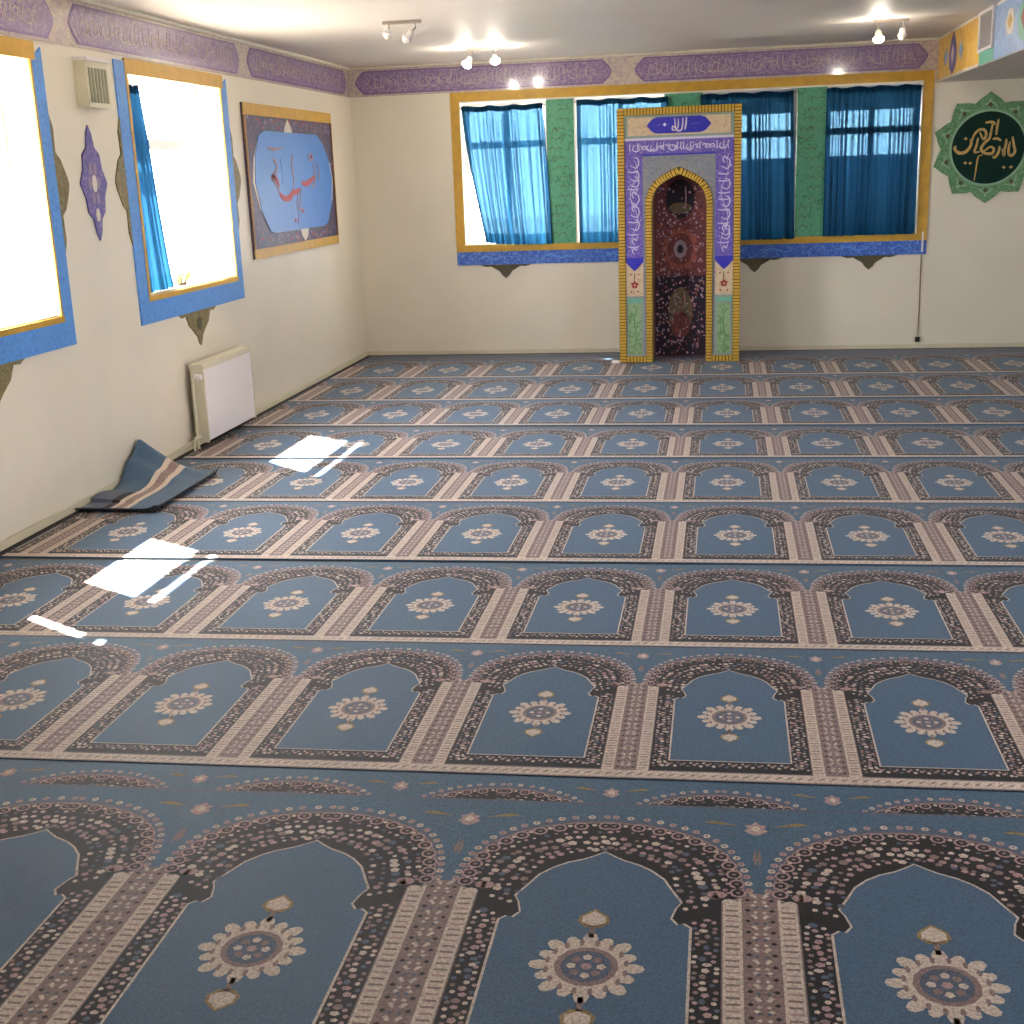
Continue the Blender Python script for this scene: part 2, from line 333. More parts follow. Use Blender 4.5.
def surround_left(o, a, b, tL=True):
    """gold lining, blue border on both sides and below, pendant under the middle"""
    mb = MB(LEFT)
    mb.plate(rect(a-.03, VS-.03, b+.03, VS+.002), 0, .012, 'gold'); mb.plate(rect(a-.03, VT-.002, b+.06, VT+.085), 0, .012, 'gold')
    mb.plate(rect(a-.03, VS+.002, a, VT-.002), 0, .012, 'gold'); mb.plate(rect(b, VS+.002, b+.02, VT-.002), 0, .012, 'gold')
    mb.build('gold_frame', o)
    mb = MB(LEFT)
    mb.plate([(a-.16, .885), (b+.13, .885), (b+.13, 2.40), (b+.02, 2.33), (b+.02, VS-.03), (a-.03, VS-.03), (a-.03, VT), (a-.03, 2.405), (a-.16, 2.405)], 0, .009, 'blueb')
    mb.build('blue_border', o)
    c = (a+b)/2-.02
    mb = MB(LEFT)
    mb.plate([(c-.31, .884), (c-.26, .862), (c-.20, .868), (c-.16, .80), (c-.10, .76), (c-.04, .715), (c-.02, .67), (c, .655), (c+.02, .67), (c+.04, .715), (c+.10, .76), (c+.16, .80), (c+.20, .868), (c+.26, .862), (c+.31, .884)], 0, .008, 'olive')
    mb.plate(ngon(c, .80, .045, .045, 8), .008, .010, 'olived'); mb.build('pendant_motif', o)
    for sgn, e in ((-1, a-.16), (1, b+.13)):
        mb = MB(LEFT); h = .36; z = 1.72
        mb.plate([(e, z-h), (e+sgn*.03, z-h*.8), (e+sgn*.025, z-h*.45), (e+sgn*.07, z-h*.35), (e+sgn*.12, z-h*.1), (e+sgn*.13, z), (e+sgn*.12, z+h*.1), (e+sgn*.07, z+h*.35), (e+sgn*.025, z+h*.45), (e+sgn*.03, z+h*.8), (e, z+h)], 0, .008, 'olive'); mb.build('side_motif', o)
w1 = window_unit('window_1', LEFT, *LWIN[0], [], 0); surround_left(w1, *LWIN[0])
w2 = window_unit('window_2', LEFT, *LWIN[1], [], 0); surround_left(w2, *LWIN[1])
for i, (a, b) in enumerate(BWIN): window_unit('window_%d' % (i+3), BACK, a, b, [(a+b)/2], 0)
def unseen_curtain():  # added out of view in the first window, shaped to trim its sun patch
    mb = MB(LEFT); n = 60; vs = []
    for j in range(2):
        for i in range(n+1): vs.append((4.955+.435*i/n-(.0 if j else .0), 1.06 if j else 2.29, -.06+.02*sin(i*.9)))
    mb.add(vs, [(i, i+1, n+2+i, n+1+i) for i in range(n)], 'hem'); mb.build('unseen_curtain', w1, recalc=False, sm=True)
unseen_curtain()
# wide ochre surround of the four back windows
mb = MB(BACK); A, B = -2.50, 1.795; ZT = 2.428
mb.plate(rect(A, VT+.012, B, ZT), 0, .022, 'gold'); mb.plate(rect(A, .985, A+.082, VT+.012), 0, .022, 'gold'); mb.plate(rect(B-.086, .985, B, VT+.012), 0, .022, 'gold')
mb.plate(rect(A+.082, .985, B-.086, VS), 0, .022, 'gold')
sr = struct(mb.build('trim_4'))
mb = MB(BACK); mb.plate(rect(A+.082, VT-.002, B-.086, VT+.012), 0, .016, 'cove'); mb.plate(rect(A+.082, VS, A+.092, VT-.002), 0, .014, 'cove'); mb.plate(rect(B-.096, VS, B-.086, VT-.002), 0, .014, 'cove'); mb.build('inner_white_bead', sr)
mb = MB(BACK); mb.plate(rect(A, .862, B, .985), 0, .014, 'bluetile'); bs = mb.build('blue_strip', sr)
mb = MB(BACK)
for (u, ww) in ((-2.3, .2), (-1.7, .25), (-1.1, .2), (.35, .25), (1.0, .25), (1.5, .15)): mb.ribbon([(u, .91), (u+ww*.4, .945), (u+ww*.8, .91), (u+ww*1.2, .94)], .012, .014, .015, 'blueb', 4)
mb.build('scroll_pattern', bs)
for c in (-2.035, -.62, .285, 1.30):
    mb = MB(BACK); mb.plate([(c-.25, .861), (c-.19, .842), (c-.14, .846), (c-.11, .828), (c-.06, .800), (c-.035, .765), (c, .735), (c+.035, .765), (c+.06, .800), (c+.11, .828), (c+.14, .846), (c+.19, .842), (c+.25, .861)], 0, .010, 'olived'); mb.build('pendant_motif', sr)
for a, b in ((-1.612, -1.352), (-.535, -.185), (.638, .902)):
    mb = MB(BACK); mb.plate(rect(a, VS, b, VT-.002), 0, .010, 'green'); mb.plate(rect(b-.005, VS, b+.012, VT-.002), 0, .012, 'cove'); p = mb.build('green_panel', sr)
    mb = MB(BACK); r = random.Random(int(a*100)); z = VS+.08
    while z < VT-.1:
        u = (a+b)/2+.05*sin(z*9); mb.flat(ngon(u, z, .012, .016, 5), .0115, 'sagebd')
        for sg in (-1, 1):
            mb.ribbon([(u, z), (u+sg*.03, z+.02), (u+sg*.06, z+.005), (u+sg*.05, z-.012)], .005, .010, .0112, 'olived', 3)
        z += .085
    mb.build('vine_pattern', p)
# ------------------------------------------------------------------ curtains
def curtain(fr, prof, zb, zt, pleats, seed, label, group=None, w=.062, amp=.036, dip=None):
    """prof(t,s): u position for t across 0..1 and s down 0..1"""
    r = random.Random(seed); nx = pleats*10; nz = 26
    ph = [r.uniform(-.25, .25) for _ in range(pleats+2)]; am = [r.uniform(.6, 1.3) for _ in range(pleats+2)]
    def pt(i, j):
        t = i/nx; s = j/nz; z = zt+(zb-zt)*s; k = t*pleats; k += .22*sin(k*1.7+seed); k = max(0, min(pleats, k)); q = int(k)
        a = amp*(.45+.55*min(1, s*4))*(am[q]*(1-(k-q))+am[q+1]*(k-q))
        o = a*sin(2*pi*(k+(ph[q]*(1-(k-q))+ph[q+1]*(k-q))))+.004*sin(2*pi*k*3.1+s*3)
        if s < .035: o *= .6
        return (prof(t, s), z+(dip(t)*s if dip else 0)+.006*sin(k*2.2)*(1-s), w+o)
    mb = MB(fr); vs = [pt(i, j) for j in range(nz+1) for i in range(nx+1)]; n1 = nx+1; hem = nz-2
    mb.add(vs, [(j*n1+i, j*n1+i+1, (j+1)*n1+i+1, (j+1)*n1+i) for j in range(hem) for i in range(nx)], 'curt')
    o = mb.build('curtain', sm=True, recalc=False); tag(o, label, 'curtain', group)
    mb = MB(fr); mb.add(vs[hem*n1:], [(j*n1+i, j*n1+i+1, (j+1)*n1+i+1, (j+1)*n1+i) for j in range(nz-hem) for i in range(nx)], 'hem')
    mb.build('hem', o, sm=True, recalc=False)
    mb = MB(fr); m2 = [(p[0], p[1], p[2]+.002) for p in vs[:2*n1]]; mb.add(m2, [(i, i+1, n1+i+1, n1+i) for i in range(nx)], 'hem'); mb.build('heading', o, sm=True, recalc=False)
    a = prof(0, 0)-.03; b = prof(1, 0)+.03
    mb = MB(); mb.tube([fr(a, zt-.012, w-.04), fr((a+b)/2, zt-.012, w-.04), fr(b, zt-.012, w-.04)], .005, 'metal'); mb.build('curtain_rod', o)
    return o
G = 'curtains on the back wall windows'
lerp = lambda a, b, t: a+(b-a)*t
curtain(BACK, lambda t, s: lerp(lerp(-2.392, -2.20, s**1.3), lerp(-1.632, -1.575, s), t**(1+.25*s)), 1.045, 2.298, 10, 1, 'bright teal-blue sheer curtain pulled askew, farthest left on the back wall', G, dip=lambda t: .03*(1-t)**3)
curtain(BACK, lambda t, s: lerp(lerp(-1.325, -1.32, s), -.50, t), 1.045, 2.31, 9, 2, 'teal-blue sheer curtain half hidden behind the left side of the tall prayer niche', G)
curtain(BACK, lambda t, s: lerp(-.21, lerp(.60, .635, s), t), 1.03, 2.31, 9, 3, 'dark teal curtain showing just right of the tall prayer niche', G)
curtain(BACK, lambda t, s: lerp(.885, 1.69, t), 1.045, 2.315, 11, 4, 'dark teal curtain farthest right on the back wall, beside the green medallion', G)
curtain(LEFT, lambda t, s: lerp(7.36+.02*s, 7.60+.14*s+.06*s**4, t), 1.06, 2.28, 7, 5, 'narrow teal curtain bunched at the near side of a left wall window', w=-.05, amp=.03)
# something dried on the sill of window 2
mb = MB(); r = random.Random(3)
for i in range(16):
    a = r.uniform(0, 2*pi); d = r.uniform(.0, .05); x, y = XL-.08+d*cos(a)*.6, 8.02+d*sin(a)*1.8; z = VS+.012
    mb.tube([(x*.5+(XL-.08)*.5, y*.5+8.02*.5, z), (x, y, z+.03), (x+.01, y+.02*sin(a), z+.05+r.uniform(0, .03))], [.003, .004, .012], 'gold' if i % 2 else 'olive', 5)
mb.tube([(XL-.08, 8.02, VS+.012), (XL-.08, 8.02, VS+.03)], [.03, .035], 'olived', 10)
tag(mb.build('dried_flowers', loc=(XL-.08, 8.02, VS+.012)), 'small brownish-yellow clump of dried flowers on the left wall window sill', 'flowers')
# ------------------------------------------------------------------ left wall things
a, b, z0, z1 = 9.155, 11.30, 1.14, 2.26
t = empty('painted_wall_board', (XL, (a+b)/2, z0), 'dark navy wall board with a bright blue field and red painted script, left wall', 'wall board')
mb = MB(LEFT); mb.plate(rect(a, z0, b, z1), .001, .015, 'navy'); mb.build('board', t)
mb = MB(LEFT); mb.plate(rect(a, z1-.085, b, z1), .015, .022, 'gold'); mb.plate(rect(a, z0, b, z0+.07), .015, .022, 'gold'); mb.plate(rect(a, z0+.07, a+.04, z1-.085), .015, .022, 'golddark'); mb.plate(rect(b-.025, z0+.07, b, z1-.085), .015, .022, 'golddark'); mb.build('gold_border', t)
cu = (a+b)/2+.02; cz = 1.695
oc = [(-.98, 0), (-.93, .20), (-.83, .34), (-.70, .375), (.62, .375), (.78, .30), (.93, .16), (.98, 0), (.93, -.20), (.78, -.36), (.66, -.385), (-.60, -.385), (-.72, -.37), (-.88, -.22)]
mb = MB(LEFT)
mb.plate([(cu+.09*x-.12, cz+.405+.085*y) for x, y in ((-1.4, -1), (-.9, .1), (0, .85), (.9, .1), (1.4, -1))][::-1], .015, .018, 'cream')
mb.plate([(cu-.09*x+.12, cz-.43-.085*y) for x, y in ((-1.4, -1), (-.9, .1), (0, .65), (.9, .1), (1.4, -1))][::-1], .015, .018, 'cream')
mb.plate([(cu+x*1.02, cz+y*.86+.0) for x, y in oc if abs(x) > .7], .0155, .0175, 'cream'); mb.build('cream_finials', t)
mb = MB(LEFT); mb.plate([(cu+x*.98, cz+y) for x, y in oc], .018, .021, 'azure'); az = mb.build('blue_field', t)
mb = MB(LEFT); r = random.Random(5)
for i in range(150):
    x, z = r.uniform(a+.05, b-.05), r.choice([r.uniform(z0+.08, 1.3), r.uniform(2.09, 2.165)]) if i % 3 else r.uniform(1.2, 2.1)
    if abs(z-1.695) < .37 and abs(x-cu) < .9: continue
    mb.flat(ngon(x, z, .02, .012, 5, i), .0155, r.choice(['mauvep', 'violet', 'red', 'navy']))
mb.build('floral_pattern', t)
def S2(pts): return [(a+.245+(x-40)/790*1.72, 1.27+(980-y)/900*.79) for x, y in pts]
mb = MB(LEFT)
for pts, w_, k in (([(130, 205), (200, 220), (280, 205)], .022, 'mauvep'), ([(180, 300), (215, 350), (200, 420), (155, 460), (195, 520), (225, 600)], .036, 'mauvep'), ([(225, 600), (270, 645), (330, 640), (370, 600), (420, 590), (450, 570)], .05, 'red'),
        ([(150, 450), (200, 470), (225, 540)], .036, 'red'), ([(400, 255), (380, 360), (395, 470), (375, 570)], .028, 'mauvep'), ([(470, 560), (450, 660), (440, 740), (490, 770)], .026, 'mauvep'), ([(430, 600), (410, 700), (420, 800), (405, 890)], .018, 'mauvep'),
        ([(480, 510), (530, 525), (590, 500), (640, 460)], .045, 'red'), ([(600, 245), (640, 270), (620, 310), (580, 280), (600, 245)], .02, 'mauvep'), ([(640, 330), (650, 420), (640, 520), (600, 560)], .03, 'mauvep'), ([(690, 330), (705, 420), (690, 500)], .024, 'mauvep'),
        ([(260, 300), (270, 400), (265, 520)], .016, 'azure')):
    mb.ribbon(S2(pts), w_, .021, .0235, k, 5)
for x, y in ((470, 770), (380, 850), (620, 275)): q = S2([(x, y)])[0]; mb.plate(ngon(q[0], q[1], .026, .018, 4), .021, .0235, 'mredf')
mb.build('script_strokes', az)
# box on the wall between the windows
t = empty('wall_vent_box', (XL, 6.85, 2.11), 'small cream slatted box high on the wall between the left windows', 'vent box')
mb = MB(LEFT); mb.box((6.72, 2.12, .001), (6.98, 2.36, .07), 'creamen'); mb.build('casing', t)
mb = MB(LEFT)
for i in range(6): mb.box((6.745+i*.037, 2.145, .07), (6.765+i*.037, 2.325, .076), 'grille')
mb.build('grille', t)
mb = MB(LEFT); mb.box((6.71, 2.36, .001), (6.99, 2.378, .085), 'white'); mb.build('top_cap', t)
# violet lozenge
mb = MB(LEFT); u, z = 6.79, 1.72
mb.plate([(u+x*.155, z+y*.31) for x, y in ((0, -1), (.18, -.86), (.3, -.62), (.62, -.5), (.7, -.25), (1, 0), (.7, .25), (.62, .5), (.3, .62), (.18, .86), (0, 1), (-.18, .86), (-.3, .62), (-.62, .5), (-.7, .25), (-1, 0), (-.7, -.25), (-.62, -.5), (-.3, -.62), (-.18, -.86))], .001, .010, 'violet')
o = mb.build('wall_ornament', loc=(XL, u, z)); tag(o, 'violet pointed floral ornament on the plaster between the left wall windows', 'ornament')
mb = MB(LEFT)
for an in range(6): mb.flat(ngon(u+.05*cos(an*pi/3), z+.09*sin(an*pi/3), .022, .04, 5, an*pi/3), .0105, 'mauvep')
mb.plate(ngon(u, z, .03, .05, 8), .010, .012, 'cream'); mb.plate(ngon(u, z-.17, .025, .04, 6), .010, .012, 'cream'); mb.build('flower', o)
# radiator
t = empty('radiator', (XL+.1, 8.11, .02), 'white panel radiator under the far left window beside the carpet', 'radiator')
y0, y1, zb, zt, f0, f1 = 7.74, 8.62, .05, .56, .04, .125
mb = MB(LEFT); mb.box((y0+.014, zb+.012, f1-.016), (y1-.014, zt-.03, f1), 'white'); mb.build('front_panel', t, bevel=.004)
mb = MB(LEFT); mb.box((y0+.03, zb+.02, f0), (y1-.03, zt-.04, f0+.014), 'white')
for i in range(27): mb.box((y0+.05+i*.029, zb+.03, f0+.014), (y0+.058+i*.029, zt-.05, f1-.016), 'creamen')
mb.build('rear_panel', t)
for yy, n_ in ((y0, 0), (y1-.012, 1)):
    mb = MB(LEFT); mb.box((yy, zb, f0-.005), (yy+.012, zt-.01, f1+.002), 'creamen'); mb.build('side_cover', t, bevel=.004)
mb = MB(LEFT); mb.box((y0-.005, zt-.03, f0-.008), (y1+.005, zt+.008, f1+.004), 'creamen'); mb.build('top_grille', t, bevel=.004)
for yy in (y0+.12, y1-.12):
    mb = MB(LEFT); mb.box((yy, zb+.05, .001), (yy+.03, zt-.08, f0), 'metal'); mb.build('wall_bracket', t)
mb = MB(); mb.tube([LEFT(y0-.03, 0.014, .06), LEFT(y0-.03, .30, .06), LEFT(y0-.03, zt-.08, .06), LEFT(y0-.02, zt-.06, .06), LEFT(y0, zt-.06, .07)], .011, 'creamen'); mb.build('supply_pipe', t)
mb = MB(); mb.tube([LEFT(y0-.09, 0.014, .06), LEFT(y0-.09, .07, .06), LEFT(y0-.06, .09, .06), LEFT(y0, .09, .07)], .011, 'creamen'); mb.build('return_pipe', t)
mb = MB(); mb.tube([LEFT(y0-.03, zt-.07, .075), LEFT(y0-.03, zt-.07, .10), LEFT(y0-.03, zt-.07, .125)], [.014, .02, .018], 'white', 12); mb.build('valve_knob', t)
# ------------------------------------------------------------------ back wall things
# cable down from the window corner
mb = MB(); mb.tube([BACK(1.757, 1.02, .012), BACK(1.757, .7, .006), BACK(1.762, .4, .006), BACK(1.757, .1, .02), BACK(1.757, .075, .02)], .0045, 'golddark', 6)
o = mb.build('wall_cable', loc=(1.757, YB, .07)); tag(o, 'thin brown cable running down the back wall from the window corner', 'cable')
mb = MB(BACK); mb.box((1.735, .075, .015), (1.775, .12, .03), 'gap'); mb.build('cable_clip', o)
mb = MB(BACK); mb.box((1.752, .885, .0145), (1.768, 1.06, .024), 'white'); mb.build('white_sleeve', o)
# round medallion
cx_, cz_ = 2.275, 1.762
t = empty('wall_medallion', (cx_, YB, cz_-.45), 'green scalloped medallion with gold script on a dark disc, right of the windows', 'medallion')
pts = []
for i in range(10):
    for dq, rr in ((-.5, .395), (-.30, .425), (-.12, .45), (0, .475), (.12, .45), (.30, .425)):
        an = pi/2+(i+dq)*2*pi/10; pts.append((cx_+rr*cos(an), cz_+rr*sin(an)*.99))
mb = MB(BACK); mb.plate(pts, .001, .015, 'sagebd'); r = random.Random(9)
for i in range(10):
    an = pi/2+i*2*pi/10
    for rr, sz, k in ((.40, .016, 'sagel'), (.36, .02, 'olived')): mb.flat(ngon(cx_+rr*cos(an), cz_+rr*sin(an), sz, sz, 6), .0156, k)
    for sg in (-1, 1): mb.ribbon([(cx_+.39*cos(an), cz_+.39*sin(an)), (cx_+.37*cos(an+sg*.08), cz_+.37*sin(an+sg*.08)), (cx_+.35*cos(an+sg*.18), cz_+.35*sin(an+sg*.18))], .012, .015, .0158, 'sagel', 3)
mb.build('scalloped_border', t)
mb = MB(BACK); mb.plate(ngon(cx_, cz_, .325, .325, 48), .015, .018, 'sagel'); mb.plate(ngon(cx_, cz_, .305, .305, 48), .018, .021, 'dgreen'); dk = mb.build('dark_disc', t)
def S3(pts): return [(cx_+(x-562)/440*.305, cz_-(y-455)/440*.305) for x, y in pts]
mb = MB(BACK)
for pts, w_ in (([(845, 330), (868, 430), (885, 510), (850, 560), (812, 530), (812, 450), (822, 390)], .024), ([(775, 355), (770, 440), (740, 545)], .022), ([(700, 440), (690, 510), (650, 575), (620, 560)], .022), ([(610, 355), (660, 345), (715, 375)], .022),
        ([(668, 115), (655, 210), (650, 305)], .02), ([(600, 170), (585, 260), (570, 340), (510, 400), (478, 470), (530, 520), (610, 525), (630, 470), (585, 445), (520, 490)], .024), ([(510, 150), (560, 145), (610, 150), (625, 180)], .022),
        ([(365, 360), (385, 290), (440, 235), (500, 235), (530, 290), (500, 350), (450, 260)], .022), ([(435, 330), (420, 420), (400, 500), (460, 500)], .02), ([(350, 340), (350, 420), (290, 495), (210, 505), (155, 450), (175, 420)], .028),
        ([(500, 540), (450, 560), (435, 650), (425, 760), (415, 850)], .012), ([(730, 470), (755, 560), (770, 500)], .014)):
    mb.ribbon(S3(pts), w_, .021, .025, 'goldt', 6)
for x, y in ((285, 335), (765, 700), (850, 700), (295, 630), (355, 635)): q = S3([(x, y)])[0]; mb.plate(ngon(q[0], q[1], .016, .014, 4), .021, .025, 'goldt')
mb.build('gold_script', dk)
# ------------------------------------------------------------------ ceiling spots
def lamp(px, py, h1, h2, label, lit):
    t = empty('ceiling_spotlight', (px, py, ZC), label, 'ceiling light', 'twin spotlights on the ceiling')
    mb = MB(); mb.box((px-.13, py-.02, ZC-.022), (px+.13, py+.02, ZC-.001), 'metal'); mb.build('mounting_bar', t, bevel=.004)
    for i, (hx, hz) in enumerate((h1, h2)):
        bx = px+(-.09 if i == 0 else .09)
        mb = MB(); mb.tube([(bx, py, ZC-.02), (bx, py, ZC-.05), (lerp(bx, hx, .5), py, lerp(ZC-.05, hz, .4))], .006, 'metal'); arm = mb.build('arm', t)
        p0 = Vector((lerp(bx, hx, .45), py, lerp(ZC-.045, hz, .4))); p1 = Vector((hx, py-.01, hz)); d = (p1-p0).normalized()
        mb = MB(); mb.tube([p0-d*.01, p0, p0+d*.03, p1-d*.005, p1], [.014, .022, .026, .036, .036], 'white' if not lit[i] else 'creamen', 14); sh = mb.build('lamp_head', t, sm=False)
        q = [p1-d*.01, p1+d*.008, p1+d*.02, p1+d*.028]; mb = MB(); mb.tube(q, [.036, .040, .030, .010] if lit[i] else [.028, .028, .018, .004], 'bulb' if lit[i] else 'bulboff', 14); mb.build('bulb', t, sm=True)
        if lit[i]:
            ld = bpy.data.lights.new('spot_glow', 'POINT'); ld.energy = LAMPW; ld.color = (1, .86, .66); ld.shadow_soft_size = .03
            lo = bpy.data.objects.new('spot_glow', ld); COL.objects.link(lo); lo.parent = t; lo.location = (hx-px, py-.05-py, hz-.03-ZC)
LAMPW = 1.6
lamp(-2.11, 8.70, (-2.21, 2.605), (-2.085, 2.575), 'twin ceiling spotlight with both lamps off, nearest of the three', (False, False))
lamp(-1.95, 10.80, (-2.09, 2.57), (-1.85, 2.585), 'twin ceiling spotlight with both lamps lit above the left window curtain', (True, True))
lamp(1.21, 10.30, (1.125, 2.56), (1.295, 2.57), 'twin ceiling spotlight by the soffit, one head glowing brightly', (True, False))
# ------------------------------------------------------------------ prayer niche portal (mihrab)
ZF = .0125
MX0, MX1, MY0, MY1, MZ = -.912, .146, 11.385, 11.715, 2.195
MC = (MX0+MX1)/2
FRM = lambda u, v, w: (u, MY0-w, v)
t = empty('mihrab', (MC, (MY0+MY1)/2, ZF), 'tall freestanding prayer niche portal with gold brick edging and blue script bands', 'prayer niche')
ar = [(1, 0), (.975, .22), (.89, .45), (.74, .64), (.5, .79), (.24, .91), (0, 1)]
def arch(hw, zs, za, sgn): return [(MC+sgn*x*hw, zs+(za-zs)*z) for x, z in ar]
HW, ZSP, ZAP = .235, 1.38, 1.63
mb = MB(lambda u, v, w: (u, w, v))
for s_, e in ((-1, MX0), (1, MX1)):
    poly = [(e, ZF), (e, MZ), (MC, MZ)]+arch(HW, ZSP, ZAP, s_)[::-1]+[(MC+s_*HW, ZF)]
    mb.plate(poly, MY0, MY1, 'mside')
mb.build('portal_body', t)
def bricks(mb, a, b, pitch, wdt, w0, w1):   # a->b centreline
    a, b = Vector(a), Vector(b); d = b-a; L = d.length; d = d/L; nn = Vector((-d.y, d.x)); n = max(1, int(round(L/pitch))); p = L/n
    for i in range(n):
        c0 = a+d*(i*p+p*.14); c1 = a+d*((i+1)*p-p*.14)
        q = [c0-nn*wdt/2, c1-nn*wdt/2, c1+nn*wdt/2, c0+nn*wdt/2]; mb.plate([tuple(x) for x in q], w0, w1, 'brick')
bw = .062
mb = MB(FRM)
for q in (rect(MX0, ZF, MX0+bw, MZ), rect(MX1-bw, ZF, MX1, MZ), rect(MX0+bw, MZ-bw, MX1-bw, MZ), rect(MX0+bw, ZF, MC-HW-.055, ZF+.055), rect(MC+HW+.055, ZF, MX1-bw, ZF+.055)): mb.plate(q, 0, .012, 'mortar')
bricks(mb, (MX0+bw/2, ZF), (MX0+bw/2, MZ), .0275, bw*.92, .012, .022); bricks(mb, (MX1-bw/2, ZF), (MX1-bw/2, MZ), .0275, bw*.92, .012, .022)
bricks(mb, (MX0+bw, MZ-bw/2), (MX1-bw, MZ-bw/2), .0275, bw*.92, .012, .022)
bricks(mb, (MX0+bw, ZF+.028), (MC-HW-.055, ZF+.028), .0275, .05, .012, .022); bricks(mb, (MC+HW+.055, ZF+.028), (MX1-bw, ZF+.028), .0275, .05, .012, .022)
mb.build('outer_brick_border', t)
mb = MB(FRM)
for s_ in (-1, 1):
    inn = [(MC+s_*HW, ZF)]+arch(HW, ZSP, ZAP, s_); out = [(MC+s_*(HW+.055), ZF)]+arch(HW+.055, ZSP, ZAP+.07, s_)
    mb.plate(inn+out[::-1], 0, .012, 'mortar')
    mid = [((p[0]+q[0])/2, (p[1]+q[1])/2) for p, q in zip(inn, out)]
    for a_, b_ in zip(mid[:-1], mid[1:]): bricks(mb, a_, b_, .0275, .052, .012, .022)
mb.build('arch_brick_border', t)
# top panel
ix0, ix1 = MX0+bw, MX1-bw
mb = MB(FRM); mb.plate(rect(ix0, 1.945, ix1, MZ-bw), 0, .008, 'mgreyf'); mb.plate(rect(ix0+.03, 1.965, ix1-.03, MZ-bw-.018), .008, .011, 'mcream'); tp = mb.build('top_panel', t)
mb = MB(FRM); zc = 2.045; hx, hz = .275, .068
mb.plate([(MC-hx, zc), (MC-hx+.05, zc+hz*.8), (MC-hx+.09, zc+hz), (MC+hx-.09, zc+hz), (MC+hx-.05, zc+hz*.8), (MC+hx, zc), (MC+hx-.05, zc-hz*.8), (MC+hx-.09, zc-hz), (MC-hx+.09, zc-hz), (MC-hx+.05, zc-hz*.8)], .011, .015, 'mblue'); ct = mb.build('blue_cartouche', tp)
mb = MB(FRM)
for pts, w_ in (([(.065, .06), (.06, 0), (.05, -.045)], .014), ([(.035, .055), (.032, 0), (.02, -.045), (-.02, -.045), (-.03, 0), (-.035, .055)], .014), ([(-.005, .05), (-.005, -.01), (-.02, -.04)], .012), ([(-.03, -.045), (-.055, -.04), (-.05, -.01), (-.03, -.03)], .012)):
    mb.ribbon([(MC+.0+x, zc+y) for x, y in pts], w_, .015, .018, 'mwhite', 4)
mb.plate(ngon(MC-.12, zc+.005, .016, .016, 4), .015, .018, 'mwhite')
for sg in (-1, 1): mb.ribbon([(MC+sg*.10, zc-.005), (MC+sg*.14, zc+.008), (MC+sg*.20, zc-.004)], .007, .015, .017, 'mviolet', 4)
mb.build('script_strokes', ct)
# inverted U script band
b0 = .155; zt_ = 1.935
mb = MB(FRM)
mb.plate(rect(ix0, zt_-.01, ix1, 1.945), 0, .010, 'mwhite')
for s_, e in ((-1, ix0), (1, ix1)):
    xi = e-s_*b0
    poly = [(e, zt_-.01), (MC, zt_-.01), (MC, zt_-.125), (xi, zt_-.125), (xi, .90), ((e+xi)/2+s_*-.03, .845), ((e+xi)/2, .82), ((e+xi)/2+s_*.03, .845), (e, .90)]
    mb.plate(poly, 0, .008, 'mviolet')
    mb.plate([(e, .935), (xi, .935), (xi, .90), ((e+xi)/2-s_*.03, .845), ((e+xi)/2, .82), ((e+xi)/2+s_*.03, .845), (e, .90)], .008, .0095, 'mblue')
sb = mb.build('script_band', t)
mb = MB(FRM)
scribble(mb, ix0+.02, zt_-.115, ix1-.02, zt_-.02, .008, 'mwhite', 21, 1.2, .010)
scribble(mb, ix0+.008, .95, ix0+b0-.008, zt_-.12, .008, 'mwhite', 22, 1.2, .011)
scribble(mb, ix1-b0+.008, .95, ix1-.008, zt_-.12, .008, 'mwhite', 23, 1.2, .011)
mb.build('script_strokes', sb)
# spandrels
mb = MB(FRM)
for s_, e in ((-1, ix0+b0), (1, ix1-b0)):
    out = arch(HW+.055, ZSP, ZAP+.07, s_)
    mb.plate([(e, zt_-.125), (MC, zt_-.125)]+out[::-1]+[(MC+s_*(HW+.055), ZF+.055), (e, ZF+.055)], 0, .006, 'mgrey')
mb.plate(rect(ix0+b0, zt_-.14, ix1-b0, zt_-.125), .006, .009, 'mblue')
mb.build('spandrel', t)
for e0, e1 in ((ix0, ix0+b0), (ix1-b0, ix1)):
    mb = MB(FRM); c_ = (e0+e1)/2
    mb.plate([(e0, .60), (e1, .60), (e1, .90), (c_+.03, .845), (c_, .82), (c_-.03, .845), (e0, .90)], 0, .007, 'mcream')
    for x_, z_ in ((-.035, .79), (.035, .79), (-.03, .64), (.03, .64)): mb.flat(ngon(c_+x_, z_, .009, .009, 5), .0073, 'mredf')
    fp = mb.build('flower_panel', t)
    mb = MB(FRM)
    for an in range(5): mb.plate(ngon(c_+.02*cos(pi/2+an*2*pi/5), .70+.02*sin(pi/2+an*2*pi/5), .014, .014, 6), .007, .009, 'mredf')
    mb.ribbon([(c_, .70), (c_-.004, .75), (c_, .80)], .008, .007, .0085, 'olived', 3); mb.build('red_flower', fp)
for e0, e1 in ((ix0, ix0+b0), (ix1-b0, ix1)):
    mb = MB(FRM); mb.plate(rect(e0, ZF+.055, e1, .60), 0, .006, 'mgreyf'); mb.plate(rect(e0+.012, .545, e1-.012, .575), .006, .009, 'teal'); mb.plate(rect(e0+.022, ZF+.075, e1-.022, .53), .006, .009, 'mgreen'); gp = mb.build('green_panel', t)
    mb = MB(FRM); c_ = (e0+e1)/2; mb.ribbon([(c_-.01, .12), (c_+.012, .24), (c_-.006, .36), (c_+.006, .48)], .012, .009, .0105, 'sagebd', 5)
    for i in range(6): mb.ribbon([(c_, .14+i*.06), (c_+(.025 if i % 2 else -.025), .165+i*.06)], .012, .009, .0105, 'sagebd', 3)
    mb.build('leaf_pattern', gp)
